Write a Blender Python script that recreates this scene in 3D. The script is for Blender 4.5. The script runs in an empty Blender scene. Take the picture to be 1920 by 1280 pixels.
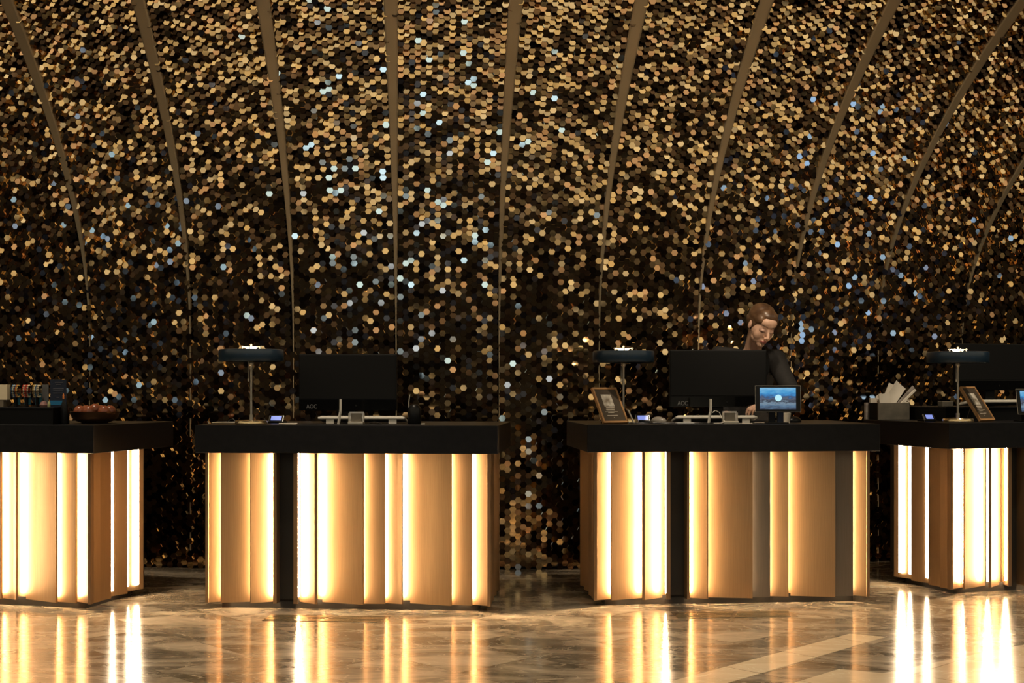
import bpy, bmesh, math, random
import numpy as np
from mathutils import Vector, Matrix
random.seed(7); rng = np.random.default_rng(11)
S = bpy.context.scene
COL = S.collection
F = 2408.0; HY = 727.0; CH = 1.2
def PX(x, y, Z): return Vector(((x-960)*Z/F, Z, CH+(HY-y)*Z/F))

# ------------------------------------------------------------------ materials
MATS = {}
def mat(name, color=(.5,.5,.5), rough=.5, metal=0., emit=None, es=0., spec=.5, coat=0., alpha=1., trans=0.):
    if name in MATS: return MATS[name]
    m = bpy.data.materials.new(name); m.use_nodes = True
    b = m.node_tree.nodes['Principled BSDF']
    b.inputs['Base Color'].default_value = (*color, 1)
    b.inputs['Roughness'].default_value = rough
    b.inputs['Metallic'].default_value = metal
    b.inputs['Specular IOR Level'].default_value = spec
    b.inputs['Coat Weight'].default_value = coat
    b.inputs['Alpha'].default_value = alpha
    b.inputs['Transmission Weight'].default_value = trans
    if emit:
        b.inputs['Emission Color'].default_value = (*emit, 1)
        b.inputs['Emission Strength'].default_value = es
    MATS[name] = m
    return m
def noise_mat(name, c1, c2, scale, rough=(.3,.5), metal=0., stretch=(1,1,1), bump=0., detail=4, spec=.5):
    m = mat(name, c1, rough[0], metal, spec=spec); nt = m.node_tree; b = nt.nodes['Principled BSDF']
    tc = nt.nodes.new('ShaderNodeTexCoord'); mp = nt.nodes.new('ShaderNodeMapping')
    mp.inputs['Scale'].default_value = stretch
    n = nt.nodes.new('ShaderNodeTexNoise'); n.inputs['Scale'].default_value = scale; n.inputs['Detail'].default_value = detail
    r = nt.nodes.new('ShaderNodeValToRGB')
    r.color_ramp.elements[0].color = (*c1,1); r.color_ramp.elements[1].color = (*c2,1)
    r.color_ramp.elements[0].position = .35; r.color_ramp.elements[1].position = .65
    mr = nt.nodes.new('ShaderNodeMapRange'); mr.inputs['To Min'].default_value = rough[0]; mr.inputs['To Max'].default_value = rough[1]
    L = nt.links.new
    L(tc.outputs['Object'], mp.inputs['Vector']); L(mp.outputs[0], n.inputs['Vector'])
    L(n.outputs['Fac'], r.inputs[0]); L(r.outputs[0], b.inputs['Base Color'])
    L(n.outputs['Fac'], mr.inputs[0]); L(mr.outputs[0], b.inputs['Roughness'])
    if bump:
        bp = nt.nodes.new('ShaderNodeBump'); bp.inputs['Strength'].default_value = bump; bp.inputs['Distance'].default_value = .002
        L(n.outputs['Fac'], bp.inputs['Height']); L(bp.outputs[0], b.inputs['Normal'])
    return m

M_slab  = noise_mat('black_desk_top', (.0055,.0055,.0065), (.008,.008,.009), 30, (.38,.48), spec=.25)
M_core  = mat('desk_core_black', (.02,.018,.015), .6)
M_panel = noise_mat('bronze_panel', (.32,.205,.105), (.37,.24,.125), 6, (.42,.5), .75, (60,60,1), .05)
M_edge  = mat('bronze_edge', (.30,.19,.10), .45, .6)
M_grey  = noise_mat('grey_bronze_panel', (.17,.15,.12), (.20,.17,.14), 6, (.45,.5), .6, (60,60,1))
M_black = mat('black_panel', (.015,.013,.010), .55)
M_led   = mat('light_strip_glow', (1,.85,.65), .5, emit=(1.,.70,.40), es=190.)
M_ledside= mat('light_strip_side', (1,.85,.65), .5, emit=(1.,.74,.46), es=34.)
M_ledmid= mat('light_strip_mid', (1,.85,.65), .5, emit=(1.,.70,.40), es=90.)
M_leddim= mat('light_strip_dim', (1,.85,.65), .5, emit=(1.,.68,.38), es=34.)
M_brass = mat('polished_brass', (.80,.62,.36), .22, .9)
M_steel = mat('brushed_steel', (.72,.66,.55), .38, .75)
M_navy  = mat('navy_lacquer', (.008,.024,.045), .35, coat=.2)
M_bulb  = mat('lit_lamp_glass', (1,.9,.75), .4, emit=(1.,.80,.52), es=14.)
M_diff  = mat('lamp_diffuser', (1,.95,.85), .5, emit=(1.,.84,.62), es=1.6)
M_plast = mat('black_plastic', (.005,.005,.005), .35, spec=.25)
M_plast2= mat('matt_black_plastic', (.005,.005,.005), .55, spec=.2)
M_screenoff = mat('dark_screen', (.003,.003,.003), .12)
M_white = mat('white_plastic', (.72,.68,.60), .4)
M_keys  = mat('pale_keys', (.6,.58,.52), .5)
M_paper = noise_mat('paper', (.78,.72,.62), (.70,.64,.54), 12, (.7,.8))
M_logo  = mat('logo_silver', (.22,.22,.22), .4, .3)
M_lcd   = mat('lcd_blue', (.2,.25,.5), .3, emit=(.30,.38,.95), es=.75)
M_wood  = noise_mat('oak_frame', (.55,.30,.12), (.40,.20,.08), 10, (.4,.5), 0, (1,12,1))
M_card  = mat('brown_print', (.085,.065,.045), .35, coat=.4)
M_photo = noise_mat('printed_photo', (.75,.70,.60), (.25,.2,.14), 22, (.4,.5))
M_ink   = mat('printed_pale_ink', (.55,.48,.38), .5)
M_clear = mat('clear_acrylic', (.9,.9,.88), .05, alpha=.35)
M_silver= mat('silver_card', (.75,.75,.75), .3, .7)
M_stone = noise_mat('grey_stone', (.15,.13,.10), (.10,.09,.07), 16, (.5,.6))
M_marb  = noise_mat('veined_paper', (.42,.38,.35), (.22,.19,.17), 9, (.5,.6), 0, (1,1,3))
M_copper= mat('copper_bowl', (.26,.13,.06), .38, .85)
M_amber = noise_mat('amber_fruit', (.30,.09,.04), (.16,.05,.025), 9, (.2,.3))
M_teal  = mat('teal_card', (.02,.11,.16), .5)
M_navyc = mat('navy_card', (.008,.014,.03), .45)
M_blueb = mat('blue_band', (.01,.14,.30), .45)
M_cable = mat('white_cable', (.7,.66,.58), .5)
M_cablek= mat('black_cable', (.015,.014,.013), .4)
M_skin  = noise_mat('skin', (.56,.33,.22), (.60,.37,.26), 12, (.45,.55))
M_lip   = mat('lip_skin', (.40,.14,.11), .4)
M_lash  = mat('eyelash_dark', (.11,.06,.04), .6)
M_lid   = mat('darker_lid_skin', (.42,.25,.18), .5)  # eyelid area, a darker tone than the skin around it
M_hair  = noise_mat('brown_hair', (.060,.030,.015), (.16,.085,.042), 16, (.28,.42), 0, (1,.12,1), .25)
M_suit  = noise_mat('black_suit', (.014,.013,.012), (.020,.018,.017), 60, (.75,.85), spec=.25)

# ------------------------------------------------------------------ helpers
def link(name, me, m, parent=None, loc=None, rot=None, label=None):
    o = bpy.data.objects.new(name, me); COL.objects.link(o)
    if m is not None and not len(me.materials):
        for mm in (m if isinstance(m,(list,tuple)) else [m]): me.materials.append(mm)
    if parent: o.parent = parent
    if loc is not None: o.location = loc
    if rot is not None: o.rotation_euler = rot
    if label: o['label'] = label
    return o
def obj(name, bm, m, parent=None, smooth=False, **k):
    bmesh.ops.recalc_face_normals(bm, faces=bm.faces)
    me = bpy.data.meshes.new(name); bm.to_mesh(me); bm.free()
    if smooth:
        me.polygons.foreach_set('use_smooth', [True]*len(me.polygons))
        try: me.set_sharp_from_angle(angle=math.radians(40))
        except Exception: pass
    return link(name, me, m, parent, **k)
def thing(name, label, cat, loc=(0,0,0), rz=0., group=None):
    o = bpy.data.objects.new(name, None); COL.objects.link(o); o.empty_display_size = .05
    o.location = loc; o.rotation_euler = (0,0,rz)
    o['label'] = label; o['category'] = cat
    if group: o['group'] = group
    return o
def tag(o, label, cat, group=None):
    o['label'] = label; o['category'] = cat
    if group: o['group'] = group
    return o
def struct(o): o['kind'] = 'structure'; return o
def box(bm, x0,x1,y0,y1,z0,z1, bev=0., M=None):
    r = bmesh.ops.create_cube(bm, size=1.)
    vs = r['verts']
    for v in vs: v.co = Vector((x0+(v.co.x+.5)*(x1-x0), y0+(v.co.y+.5)*(y1-y0), z0+(v.co.z+.5)*(z1-z0)))
    if bev:
        es = list({e for v in vs for e in v.link_edges})
        r2 = bmesh.ops.bevel(bm, geom=es, offset=bev, segments=2, affect='EDGES', profile=.5)
        vs = list({v for f in r2['faces'] for v in f.verts} | {v for v in vs if v.is_valid})
    if M is not None:
        for v in vs: v.co = M @ v.co
    return vs
def bbox(*a, bev=0., M=None):
    bm = bmesh.new(); box(bm, *a, bev=bev, M=M); return bm
def lathe(prof, n=40, bm=None, c=(0,0,0)):
    bm = bm or bmesh.new(); rings = []
    c = Vector(c)
    for r, z in prof:
        if r < 1e-6: rings.append([bm.verts.new(c+Vector((0,0,z)))])
        else: rings.append([bm.verts.new(c+Vector((r*math.cos(2*math.pi*i/n), r*math.sin(2*math.pi*i/n), z))) for i in range(n)])
    for a, b in zip(rings, rings[1:]):
        for i in range(n):
            j = (i+1) % n
            if len(a) == 1 and len(b) == 1: continue
            if len(a) == 1: bm.faces.new((a[0], b[i], b[j]))
            elif len(b) == 1: bm.faces.new((a[i], a[j], b[0]))
            else: bm.faces.new((a[i], a[j], b[j], b[i]))
    for ring in (rings[0], rings[-1]):
        if len(ring) > 1 and ring[0].is_boundary:
            try: bm.faces.new(ring)
            except Exception: pass
    return bm
def tube(pts, r, n=8, bm=None, cap=True):
    bm = bm or bmesh.new(); pts = [Vector(p) for p in pts]; rings = []
    rs = r if isinstance(r,(list,tuple)) else [r]*len(pts)
    up = Vector((.137,.31,.94)).normalized()
    for i, p in enumerate(pts):
        t = (pts[min(i+1,len(pts)-1)]-pts[max(i-1,0)]).normalized()
        a = t.cross(up)
        if a.length < .05: a = t.cross(Vector((1,0,0)))
        a.normalize(); b = t.cross(a)
        rings.append([bm.verts.new(p+rs[i]*(math.cos(2*math.pi*k/n)*a+math.sin(2*math.pi*k/n)*b)) for k in range(n)])
    for A, B in zip(rings, rings[1:]):
        for k in range(n): bm.faces.new((A[k],A[(k+1)%n],B[(k+1)%n],B[k]))
    if cap: bm.faces.new(rings[0]); bm.faces.new(rings[-1])
    return bm
def prism(poly, z0, z1, bm=None):
    bm = bm or bmesh.new()
    a = [bm.verts.new((x,y,z0)) for x,y in poly]; b = [bm.verts.new((x,y,z1)) for x,y in poly]
    n = len(poly)
    bm.faces.new(a); bm.faces.new(b)
    for i in range(n): bm.faces.new((a[i],a[(i+1)%n],b[(i+1)%n],b[i]))
    return bm
def ellip(bm, c, r, rot=None, seg=20):
    rr = bmesh.ops.create_uvsphere(bm, u_segments=seg, v_segments=seg//2+2, radius=1.)
    R = rot or Matrix.Identity(3)
    for v in rr['verts']: v.co = Vector(c)+R@Vector((v.co.x*r[0], v.co.y*r[1], v.co.z*r[2]))
def capsule(bm, p0, p1, r0, r1, flat=None, seg=16):
    """tapered limb: stacked closed rings plus end spheres"""
    p0, p1 = Vector(p0), Vector(p1)
    ellip(bm, p0, (r0,)*3, seg=seg); ellip(bm, p1, (r1,)*3, seg=seg)
    tube([p0, p1], [r0, r1], n=seg, bm=bm)
def remesh(bm, voxel, smooth_it=4, f=.5):
    bmesh.ops.recalc_face_normals(bm, faces=bm.faces)
    me = bpy.data.meshes.new('tmp'); bm.to_mesh(me); bm.free()
    o = bpy.data.objects.new('tmp', me); COL.objects.link(o)
    md = o.modifiers.new('r', 'REMESH'); md.mode = 'VOXEL'; md.voxel_size = voxel; md.use_smooth_shade = True
    ms = o.modifiers.new('s', 'SMOOTH'); ms.factor = f; ms.iterations = smooth_it
    dg = bpy.context.evaluated_depsgraph_get(); dg.update()
    out = bpy.data.meshes.new_from_object(o.evaluated_get(dg), preserve_all_data_layers=False, depsgraph=dg)
    bpy.data.objects.remove(o); bpy.data.meshes.remove(me)
    out.materials.clear()
    out.polygons.foreach_set('use_smooth', [True]*len(out.polygons))
    return out
def text_mesh(s, size, depth=.0006):
    c = bpy.data.curves.new('t', 'FONT'); c.body = s; c.size = size; c.extrude = depth; c.align_x = 'LEFT'
    o = bpy.data.objects.new('t', c); COL.objects.link(o)
    dg = bpy.context.evaluated_depsgraph_get(); dg.update()
    me = bpy.data.meshes.new_from_object(o.evaluated_get(dg)); bpy.data.objects.remove(o); bpy.data.curves.remove(c)
    me.materials.clear()
    return me

# ------------------------------------------------------------------ camera
cam = bpy.data.cameras.new('camera'); co = bpy.data.objects.new('camera', cam); COL.objects.link(co)
co.location = (0,0,CH); co.rotation_euler = (math.pi/2,0,0)
cam.sensor_width = 36; cam.lens = F*36/1920; cam.shift_y = (HY-640)/1920; cam.clip_end = 100
S.camera = co

# ------------------------------------------------------------------ wall of hexagonal tiles
WC, WR = -.65, 12.
ZB0 = 8.47; OV = .80; HT = 3.5; H0 = 1.55
def zbase(X): return ZB0 + WR*(1-math.cos(max(-.9,min(.9,(X-WC)/WR))))
def over(h): t = max(0.,(h-H0)/(HT-H0)); return OV*t**1.9
rib_top = [-455,-215,25,265,495,733,967,1200,1430,1660,1885,2110,2335,2560]
rib_bot = [-213,-22,170,358,551,743,936,1123,1309,1482,1645,1802,1950,2095]
RIB = []
for xt, xb in zip(rib_top, rib_bot):
    Xb = (xb-960)*ZB0/F
    for _ in range(5): Zb = zbase(Xb); Xb = (xb-960)*Zb/F
    Zt = Zb-OV
    Xt = (xt-960)*Zt/F
    RIB.append((Xb, Xt, Zb))
NR = len(RIB)
def rib_at(i, h):
    Xb, Xt, Zb = RIB[i]; t = max(0., (h-H0)/(HT-H0))
    o = over(h)
    # sideways flare follows the same curve as the overhang
    return Xb+(Xt-Xb)*(o/OV), Zb-o
HMAX = 4.3
hs = [0.]; arc = [0.]
h = 0.
tabh = np.linspace(0, HMAX, 800); tabo = np.array([over(x) for x in tabh])
ds = np.sqrt(np.diff(tabh)**2+np.diff(tabo)**2); taba = np.concatenate([[0],np.cumsum(ds)])
def h_of_s(s): return float(np.interp(s, taba, tabh))
def ribw(h):
    t = max(0., (h-1.3)/(HT-1.3)); return .003+.039*t**1.4
PV, PHX = .040, .0346
R6 = .0229
cen=[]; th=[]
nrow = int(taba[-1]/PV)
for i in range(NR-1):
    for r in range(2*nrow):
        hh = h_of_s(r*PV/2+.02)
        XL, ZL = rib_at(i, hh); XR, ZR = rib_at(i+1, hh)
        wl = ribw(hh)
        wid = (XR-XL)/2-wl*.6; xc = (XR+XL)/2
        K = int(wid/PHX)+1
        for k in range(-K, K+1):
            if (k+r) % 2: continue
            x = xc+k*PHX
            if abs(x-xc) > wid: continue
            f = (x-XL)/(XR-XL)
            z = ZL*(1-f)+ZR*f
            cen.append((x, z, hh)); th.append((x-WC)/WR)
cen = np.array(cen); th = np.array(th); N = len(cen)
ang = np.arange(6)*np.pi/3
hx = R6*np.cos(ang); hz = R6*np.sin(ang)
n_ = np.stack([np.sin(th), -np.cos(th), np.zeros(N)],1); u_ = np.stack([np.cos(th), np.sin(th), np.zeros(N)],1)
d = rng.uniform(.0,.028,N)
SIGA, SIGB = math.radians(3.0), math.radians(3.8)
sg = np.clip(.6+.4*cen[:,2]/1.0, .6, 1.)
a = rng.normal(0, SIGA, N)*sg; b = rng.normal(0, SIGB, N)*sg
tl = np.array([over(x) for x in cen[:,2]])
V = np.zeros((N,12,3))
for k in range(6):
    dk = d+np.tan(a)*hz[k]+np.tan(b)*hx[k]
    sc = .985
    V[:,k,:] = cen+u_*hx[k]*sc+n_*dk[:,None]; V[:,k,2] += hz[k]*sc
    V[:,6+k,:] = cen+u_*hx[k]*sc+n_*(-.045); V[:,6+k,2] += hz[k]*sc
me = bpy.data.meshes.new('wall_back')
nv = N*12
loops = [[0,1,2,3,4,5]]+[[k,6+k,6+(k+1)%6,(k+1)%6] for k in range(6)]
pat = np.concatenate([np.array(l) for l in loops]); LP = len(pat)
li = (pat[None,:]+12*np.arange(N)[:,None]).ravel()
st = np.cumsum([0]+[len(l) for l in loops])[:-1]
me.vertices.add(nv); me.vertices.foreach_set('co', V.ravel())
me.loops.add(N*LP); me.loops.foreach_set('vertex_index', li)
me.polygons.add(N*7); me.polygons.foreach_set('loop_start', (st[None,:]+LP*np.arange(N)[:,None]).ravel())
me.polygons.foreach_set('loop_total', np.tile([len(l) for l in loops], N))
TM = []
for nm, c, rg, mt in (('brass_tile',(.86,.60,.30),.06,1.),('pale_brass_tile',(.90,.68,.40),.05,1.),('copper_tile',(.74,.44,.24),.07,1.),
                  ('dull_bronze_tile',(.36,.24,.13),.10,1.),('dark_bronze_tile',(.15,.09,.05),.15,1.),('black_bronze_tile',(.05,.032,.02),.2,1.)):
    TM.append(mat(nm, c, rg, mt)); me.materials.append(TM[-1])
idx = rng.choice(6, N, p=[.28,.18,.12,.12,.15,.15])
me.polygons.foreach_set('material_index', np.repeat(idx, 7))
me.update(calc_edges=True); me.validate()
me.polygons.foreach_set('use_smooth',[False]*len(me.polygons))
w = link('wall_back', me, None); struct(w)
# backing sheet
bm = bmesh.new(); rows=[]
for hh in np.linspace(0, HMAX, 40):
    rows.append([bm.verts.new((rib_at(i,hh)[0], rib_at(i,hh)[1]+.047, hh)) for i in range(NR)])
for A,B in zip(rows, rows[1:]):
    for i in range(NR-1): bm.faces.new((A[i],A[i+1],B[i+1],B[i]))
bk = obj('wall_backing', bm, mat('wall_backing_dark',(.02,.015,.01),.6)); struct(bk)
M_rib = noise_mat('rib_bronze', (.55,.44,.28), (.60,.48,.31), 5, (.42,.5), .35, (1,1,1))
for i in range(NR):
    bm = bmesh.new(); secs=[]
    for hh in np.linspace(0, HMAX, 60):
        X, Z = rib_at(i, hh); t_ = (X-WC)/WR; u = Vector((math.cos(t_), math.sin(t_),0)); n = Vector((math.sin(t_),-math.cos(t_),0))
        c = Vector((X,Z,hh)); ww = ribw(hh); fr = .014+.020*min(1,max(0,(hh-1.4)/1.6))
        secs.append([bm.verts.new(c+u*s*ww+n*q) for s,q in ((-1,-.04),(-1,fr-.006),(-.75,fr),(.75,fr),(1,fr-.006),(1,-.04))])
    for A,B in zip(secs, secs[1:]):
        for k in range(6): bm.faces.new((A[k],A[(k+1)%6],B[(k+1)%6],B[k]))
    bm.faces.new(secs[0]); bm.faces.new(secs[-1])
    struct(obj('trim_%d'%(i+1), bm, M_rib))

# ------------------------------------------------------------------ floor
m = mat('marble_floor', (.2,.17,.12), .12); nt = m.node_tree; bs = nt.nodes['Principled BSDF']; Lk = nt.links.new
def node(t, **k):
    n = nt.nodes.new(t)
    for a_, v_ in k.items(): setattr(n, a_, v_)
    return n
def floor_nodes(c_dark, c_mid, c_light, grout=True):
    tc = node('ShaderNodeTexCoord'); mp = node('ShaderNodeMapping'); mp.inputs['Rotation'].default_value=(0,0,math.radians(46))
    Lk(tc.outputs['Object'], mp.inputs['Vector'])
    br = node('ShaderNodeTexBrick'); br.offset=.5; br.inputs['Scale'].default_value=1.; br.inputs['Brick Width'].default_value=.9
    br.inputs['Row Height'].default_value=.45; br.inputs['Mortar Size'].default_value=.0022; br.inputs['Color1'].default_value=(0,0,0,1); br.inputs['Color2'].default_value=(1,1,1,1)
    br.inputs['Mortar'].default_value=(.5,.5,.5,1)
    Lk(mp.outputs[0], br.inputs['Vector'])
    mp2 = node('ShaderNodeMapping'); mp2.inputs['Scale'].default_value=(1,2.6,1); mp2.inputs['Rotation'].default_value=(0,0,.35)
    ad = node('ShaderNodeVectorMath', operation='MULTIPLY_ADD'); ad.inputs[1].default_value=(9,9,9)
    Lk(br.outputs['Color'], ad.inputs[0]); Lk(tc.outputs['Object'], ad.inputs[2]); Lk(ad.outputs[0], mp2.inputs['Vector'])
    n1 = node('ShaderNodeTexNoise'); n1.inputs['Scale'].default_value=1.7; n1.inputs['Detail'].default_value=9; n1.inputs['Roughness'].default_value=.62; n1.inputs['Distortion'].default_value=1.1
    Lk(mp2.outputs[0], n1.inputs['Vector'])
    r = node('ShaderNodeValToRGB'); e = r.color_ramp.elements
    e[0].position=.36; e[0].color=(*c_dark,1); e[1].position=.66; e[1].color=(*c_light,1)
    q = e.new(.50); q.color=(*c_mid,1)
    Lk(n1.outputs['Fac'], r.inputs[0])
    # veins
    n2 = node('ShaderNodeTexNoise'); n2.inputs['Scale'].default_value=2.6; n2.inputs['Detail'].default_value=6; n2.inputs['Distortion'].default_value=1.6
    Lk(mp2.outputs[0], n2.inputs['Vector'])
    s = node('ShaderNodeMath', operation='SUBTRACT'); s.inputs[1].default_value=.5; Lk(n2.outputs['Fac'], s.inputs[0])
    ab = node('ShaderNodeMath', operation='ABSOLUTE'); Lk(s.outputs[0], ab.inputs[0])
    mr = node('ShaderNodeMapRange'); mr.inputs['From Max'].default_value=.012; mr.inputs['To Min'].default_value=.55; mr.inputs['To Max'].default_value=0.
    Lk(ab.outputs[0], mr.inputs[0])
    mx = node('ShaderNodeMix', data_type='RGBA'); mx.inputs['B'].default_value=(*[min(1,x*1.6) for x in c_light],1)
    Lk(mr.outputs[0], mx.inputs['Factor']); Lk(r.outputs[0], mx.inputs['A'])
    gx = node('ShaderNodeMix', data_type='RGBA'); gx.inputs['B'].default_value=(.06,.045,.03,1)
    Lk(br.outputs['Fac'], gx.inputs['Factor']); Lk(mx.outputs['Result'], gx.inputs['A'])
    Lk(gx.outputs['Result'], bs.inputs['Base Color'])
    rr = node('ShaderNodeMapRange'); rr.inputs['To Min'].default_value=.09; rr.inputs['To Max'].default_value=.19
    Lk(n1.outputs['Fac'], rr.inputs[0]); Lk(rr.outputs[0], bs.inputs['Roughness'])
    # soft unevenness of the polished stone
    n3 = node('ShaderNodeTexNoise'); n3.inputs['Scale'].default_value=9; n3.inputs['Detail'].default_value=2
    Lk(tc.outputs['Object'], n3.inputs['Vector'])
    bp = node('ShaderNodeBump'); bp.inputs['Strength'].default_value=.10; bp.inputs['Distance'].default_value=.004
    Lk(n3.outputs['Fac'], bp.inputs['Height']); Lk(bp.outputs[0], bs.inputs['Normal'])
floor_nodes((.10,.08,.055), (.26,.21,.15), (.50,.42,.31))
bs.inputs['Specular IOR Level'].default_value=.85
M_floor = m
fl = obj('floor', bbox(-6.5,6.5,-1.5,10.5,-.05,0), M_floor); struct(fl)
m = mat('pale_marble', (.62,.5,.33), .12); nt = m.node_tree; bs = nt.nodes['Principled BSDF']; Lk = nt.links.new
floor_nodes((.66,.53,.35),(.74,.60,.41),(.80,.66,.46)); bs.inputs['Specular IOR Level'].default_value=.8
M_pale = m
def fl_pt(x,y):
    Z = CH*F/(y-HY); return ((x-960)*Z/F, Z)
k = 0
for poly in ([(1150,1306),(1593,1188),(1660,1194),(1290,1302)],
             [(1573,1254),(1655,1262),(1905,1211),(2300,1150),(2420,1190),(1900,1330),(1330,1330)],):
    k += 1
    struct(obj('floor_inlay_%d'%k, prism([fl_pt(*p) for p in poly], -.004, .0012), M_pale))

# ------------------------------------------------------------------ reception desks
FW, FD = .776, .55
def plate(p0, p1, z0, z1, th_=.012, out=(0,-1)):
    """upright board from p0 to p1 in plan, thickness behind"""
    p0=Vector(p0); p1=Vector(p1); t=(p1-p0).normalized(); nb=Vector((-t.y,t.x))
    if nb.dot(Vector(out))>0: nb=-nb
    return prism([p0,p1,p1+nb*th_,p0+nb*th_], z0, z1)
ZB, ZT = .036, .85
def build_desk(name, label, loc, rz, pattern, strong=(1,1)):
    t = thing(name, label, 'reception desk', (*loc,0), rz, 'reception desks')
    obj('countertop', bbox(-.82,.82,-.045,.82,.85,1.0,bev=.003), M_slab, t)
    obj('desk_body', bbox(-FW+.11,FW-.11,.11,FD+.2,.05,.85), M_core, t)
    obj('back_panel', bbox(-FW+.002,FW-.002,.551,.563,ZB,ZT), M_core, t)  # unseen board, added to block strip light leaking out behind the desk
    obj('plinth', bbox(-FW+.07,FW-.07,.07,FD-.02,0,.05), M_core, t)
    for it in pattern:
        if it[0]=='lip':       # narrow front lip with a return wall beside a dark niche: (lip,u0,u1,side of the niche)
            _,u0,u1,sd=it
            bm=bbox(min(u0,u1),max(u0,u1),0,.007,ZB,ZT)
            if sd>0: box(bm,u1-.004,u1,.007,.09,ZB,ZT)
            elif sd<0: box(bm,u0,u0+.004,.007,.09,ZB,ZT)
            obj('panel',bm,M_edge,t); continue
        x0,x1,r0,r1,mm,led=it
        obj('panel', plate((x0,r0),(x1,r1),ZB,ZT,out=(0,-1)), mm, t)
        if led:
            s, lv, so = led
            if s=='L': xx=x0+.010; y_a=r0-so
            else: xx=x1-.010; y_a=r1-so
            obj('light_strip', bbox(xx-.0035,xx+.0035,y_a-.006,y_a+.006,ZB+.03,ZT-.002), (M_led,M_ledmid,M_leddim)[lv], t, label=('glowing','glowing','dim')[lv]+' warm light strip')
    for sx in (-1,1):
        X1=FW
        def sp_(y0,y1,x0,x1,mm=M_panel): obj('panel', plate((sx*(FW-x0),y0),(sx*(FW-x1),y1),ZB,ZT,out=(sx,0)), mm, t)
        def sl_(y,x,w_=.007):
            obj('light_strip', bbox(*sorted((sx*(FW-x),sx*(FW-x-.006))),y-w_/2,y+w_/2,ZB+.03,ZT-.002), M_ledside, t, label='glowing warm light strip')
        sp_(.030,.095,.012,.0); sp_(.095,.205,.012,.0)
        sp_(.205,.375,.050,.0)
        st=strong[0 if sx<0 else 1]
        if st: sl_(.258,.024,.022)
        else: sl_(.232,.043,.010)
        sp_(.375,.55,.055,.0); 
        if st: sl_(.425,.030,.034); sl_(.495,.008,.040)
        else: sl_(.400,.048,.010)
        obj('corner_post', bbox(*(sorted((sx*FW,sx*(FW-.016)))), -.002,.030,ZB,ZT), M_edge, t)
    return t
def u_b(px): return (px-385)/535*1.553-.776
def u_c(px): return (px-1110)/522*1.552-.776
ov=.028
P=M_panel
patB=[(-.76,u_b(414)+ov,.012,.055,P,('R',0,.022)),
      (u_b(414),u_b(470)+ov,.0,.060,P,('R',1,.030)),
      (u_b(471),u_b(517),.0,.078,P,('R',0,.040)),
      ('lip',u_b(513.5),u_b(520),1),
      (u_b(520),u_b(552),.07,.07,M_black,None),
      ('lip',u_b(552),u_b(560),-1),
      (u_b(554),u_b(592),.078,.0,P,('L',0,.036)),
      ('lip',u_b(592),u_b(597),0),
      (u_b(597)-ov,u_b(683),.082,.0,P,('L',0,.040)),
      (u_b(683)-ov,u_b(722),.035,.035,P,('L',0,.014)),
      (u_b(722)-ov,u_b(754),.075,.035,P,('L',0,.016)),
      (u_b(754)-ov,u_b(847),.090,.0,P,('L',0,.030)),
      (u_b(847)-ov,u_b(885),.035,.016,P,('L',0,.014)),
      (u_b(885)-ov,.762,.067,.010,P,('L',0,.022))]
patC=[(-.76,u_c(1143)+ov,.012,.055,P,('R',0,.022)),
      (u_c(1143),u_c(1200)+ov,.0,.070,P,('R',0,.036)),
      ('lip',u_c(1200),u_c(1205),0),
      (u_c(1205),u_c(1250),.0,.085,P,('R',0,.055)),
      ('lip',u_c(1245),u_c(1253),1),
      (u_c(1253),u_c(1286),.07,.07,M_black,None),
      ('lip',u_c(1284),u_c(1289),-1),
      (u_c(1286),u_c(1322),.065,.0,P,('L',0,.022)),
      ('lip',u_c(1321),u_c(1324),0),
      (u_c(1324)-ov,u_c(1408),.066,.0,P,('L',0,.022)),
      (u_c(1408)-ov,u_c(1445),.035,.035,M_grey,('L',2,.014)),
      (u_c(1445)-ov,u_c(1480),.075,.035,P,('L',0,.016)),
      (u_c(1480)-ov,u_c(1566),.085,.0,P,('L',0,.024)),
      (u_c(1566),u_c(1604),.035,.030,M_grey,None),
      (u_c(1604)-ov,.762,.080,.004,P,('L',0,.020))]
dB=build_desk('reception_desk','black-topped bronze desk with lamp, monitor and black cup, nobody behind it',(-.889,6.905),math.radians(-4.5),patB,(0,0))
dC=build_desk('reception_desk','black-topped bronze desk with the receptionist standing behind it',(1.222,7.098),math.radians(5),patC,(0,0))
dA=build_desk('reception_desk','black-topped bronze desk cut by the left picture edge, bracelets and bowl on it',(-3.021,7.094),math.radians(-13.7),patB)
dD=build_desk('reception_desk','black-topped bronze desk cut by the right picture edge, box of papers on it',(3.268,7.65),math.radians(18),patC)
def loc_on(desk, u, v, z=1.0):
    return Matrix.Rotation(desk.rotation_euler.z,3,'Z')@Vector((u,v,0))+Vector((desk.location.x,desk.location.y,z))

# floor grilles in front of the middle desks
def grille(name,label,x0,x1,y0,y1,rz):
    p=fl_pt((x0+x1)/2,(y0+y1)/2); t=thing(name,label,'floor grille',(p[0],p[1],0.),rz,'floor grilles')
    obj('grille_frame', bbox(-.32,.32,-.09,.09,.0002,.0012), mat('grille_dark',(.10,.08,.055),.2), t)
    for q in range(5):
        for s in (-1,1):
            sh=.03*(q-2)
            a0,a1=(-.31+sh*.5,-.01+sh*.5) if s<0 else (.012+sh*.5,.30+sh*.3)
            y=-.075+q*.0375
            obj('slat', bbox(max(-.32,a0),min(.32,a1),y-.004,y+.004,.001,.0035), M_brass, t)
grille('floor_grille','brass slotted floor grille in front of the unattended desk',505,720,1152,1167,math.radians(-4.5))
grille('floor_grille','brass slotted floor grille in front of the receptionist\'s desk',1272,1480,1145,1159,math.radians(5))

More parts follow.
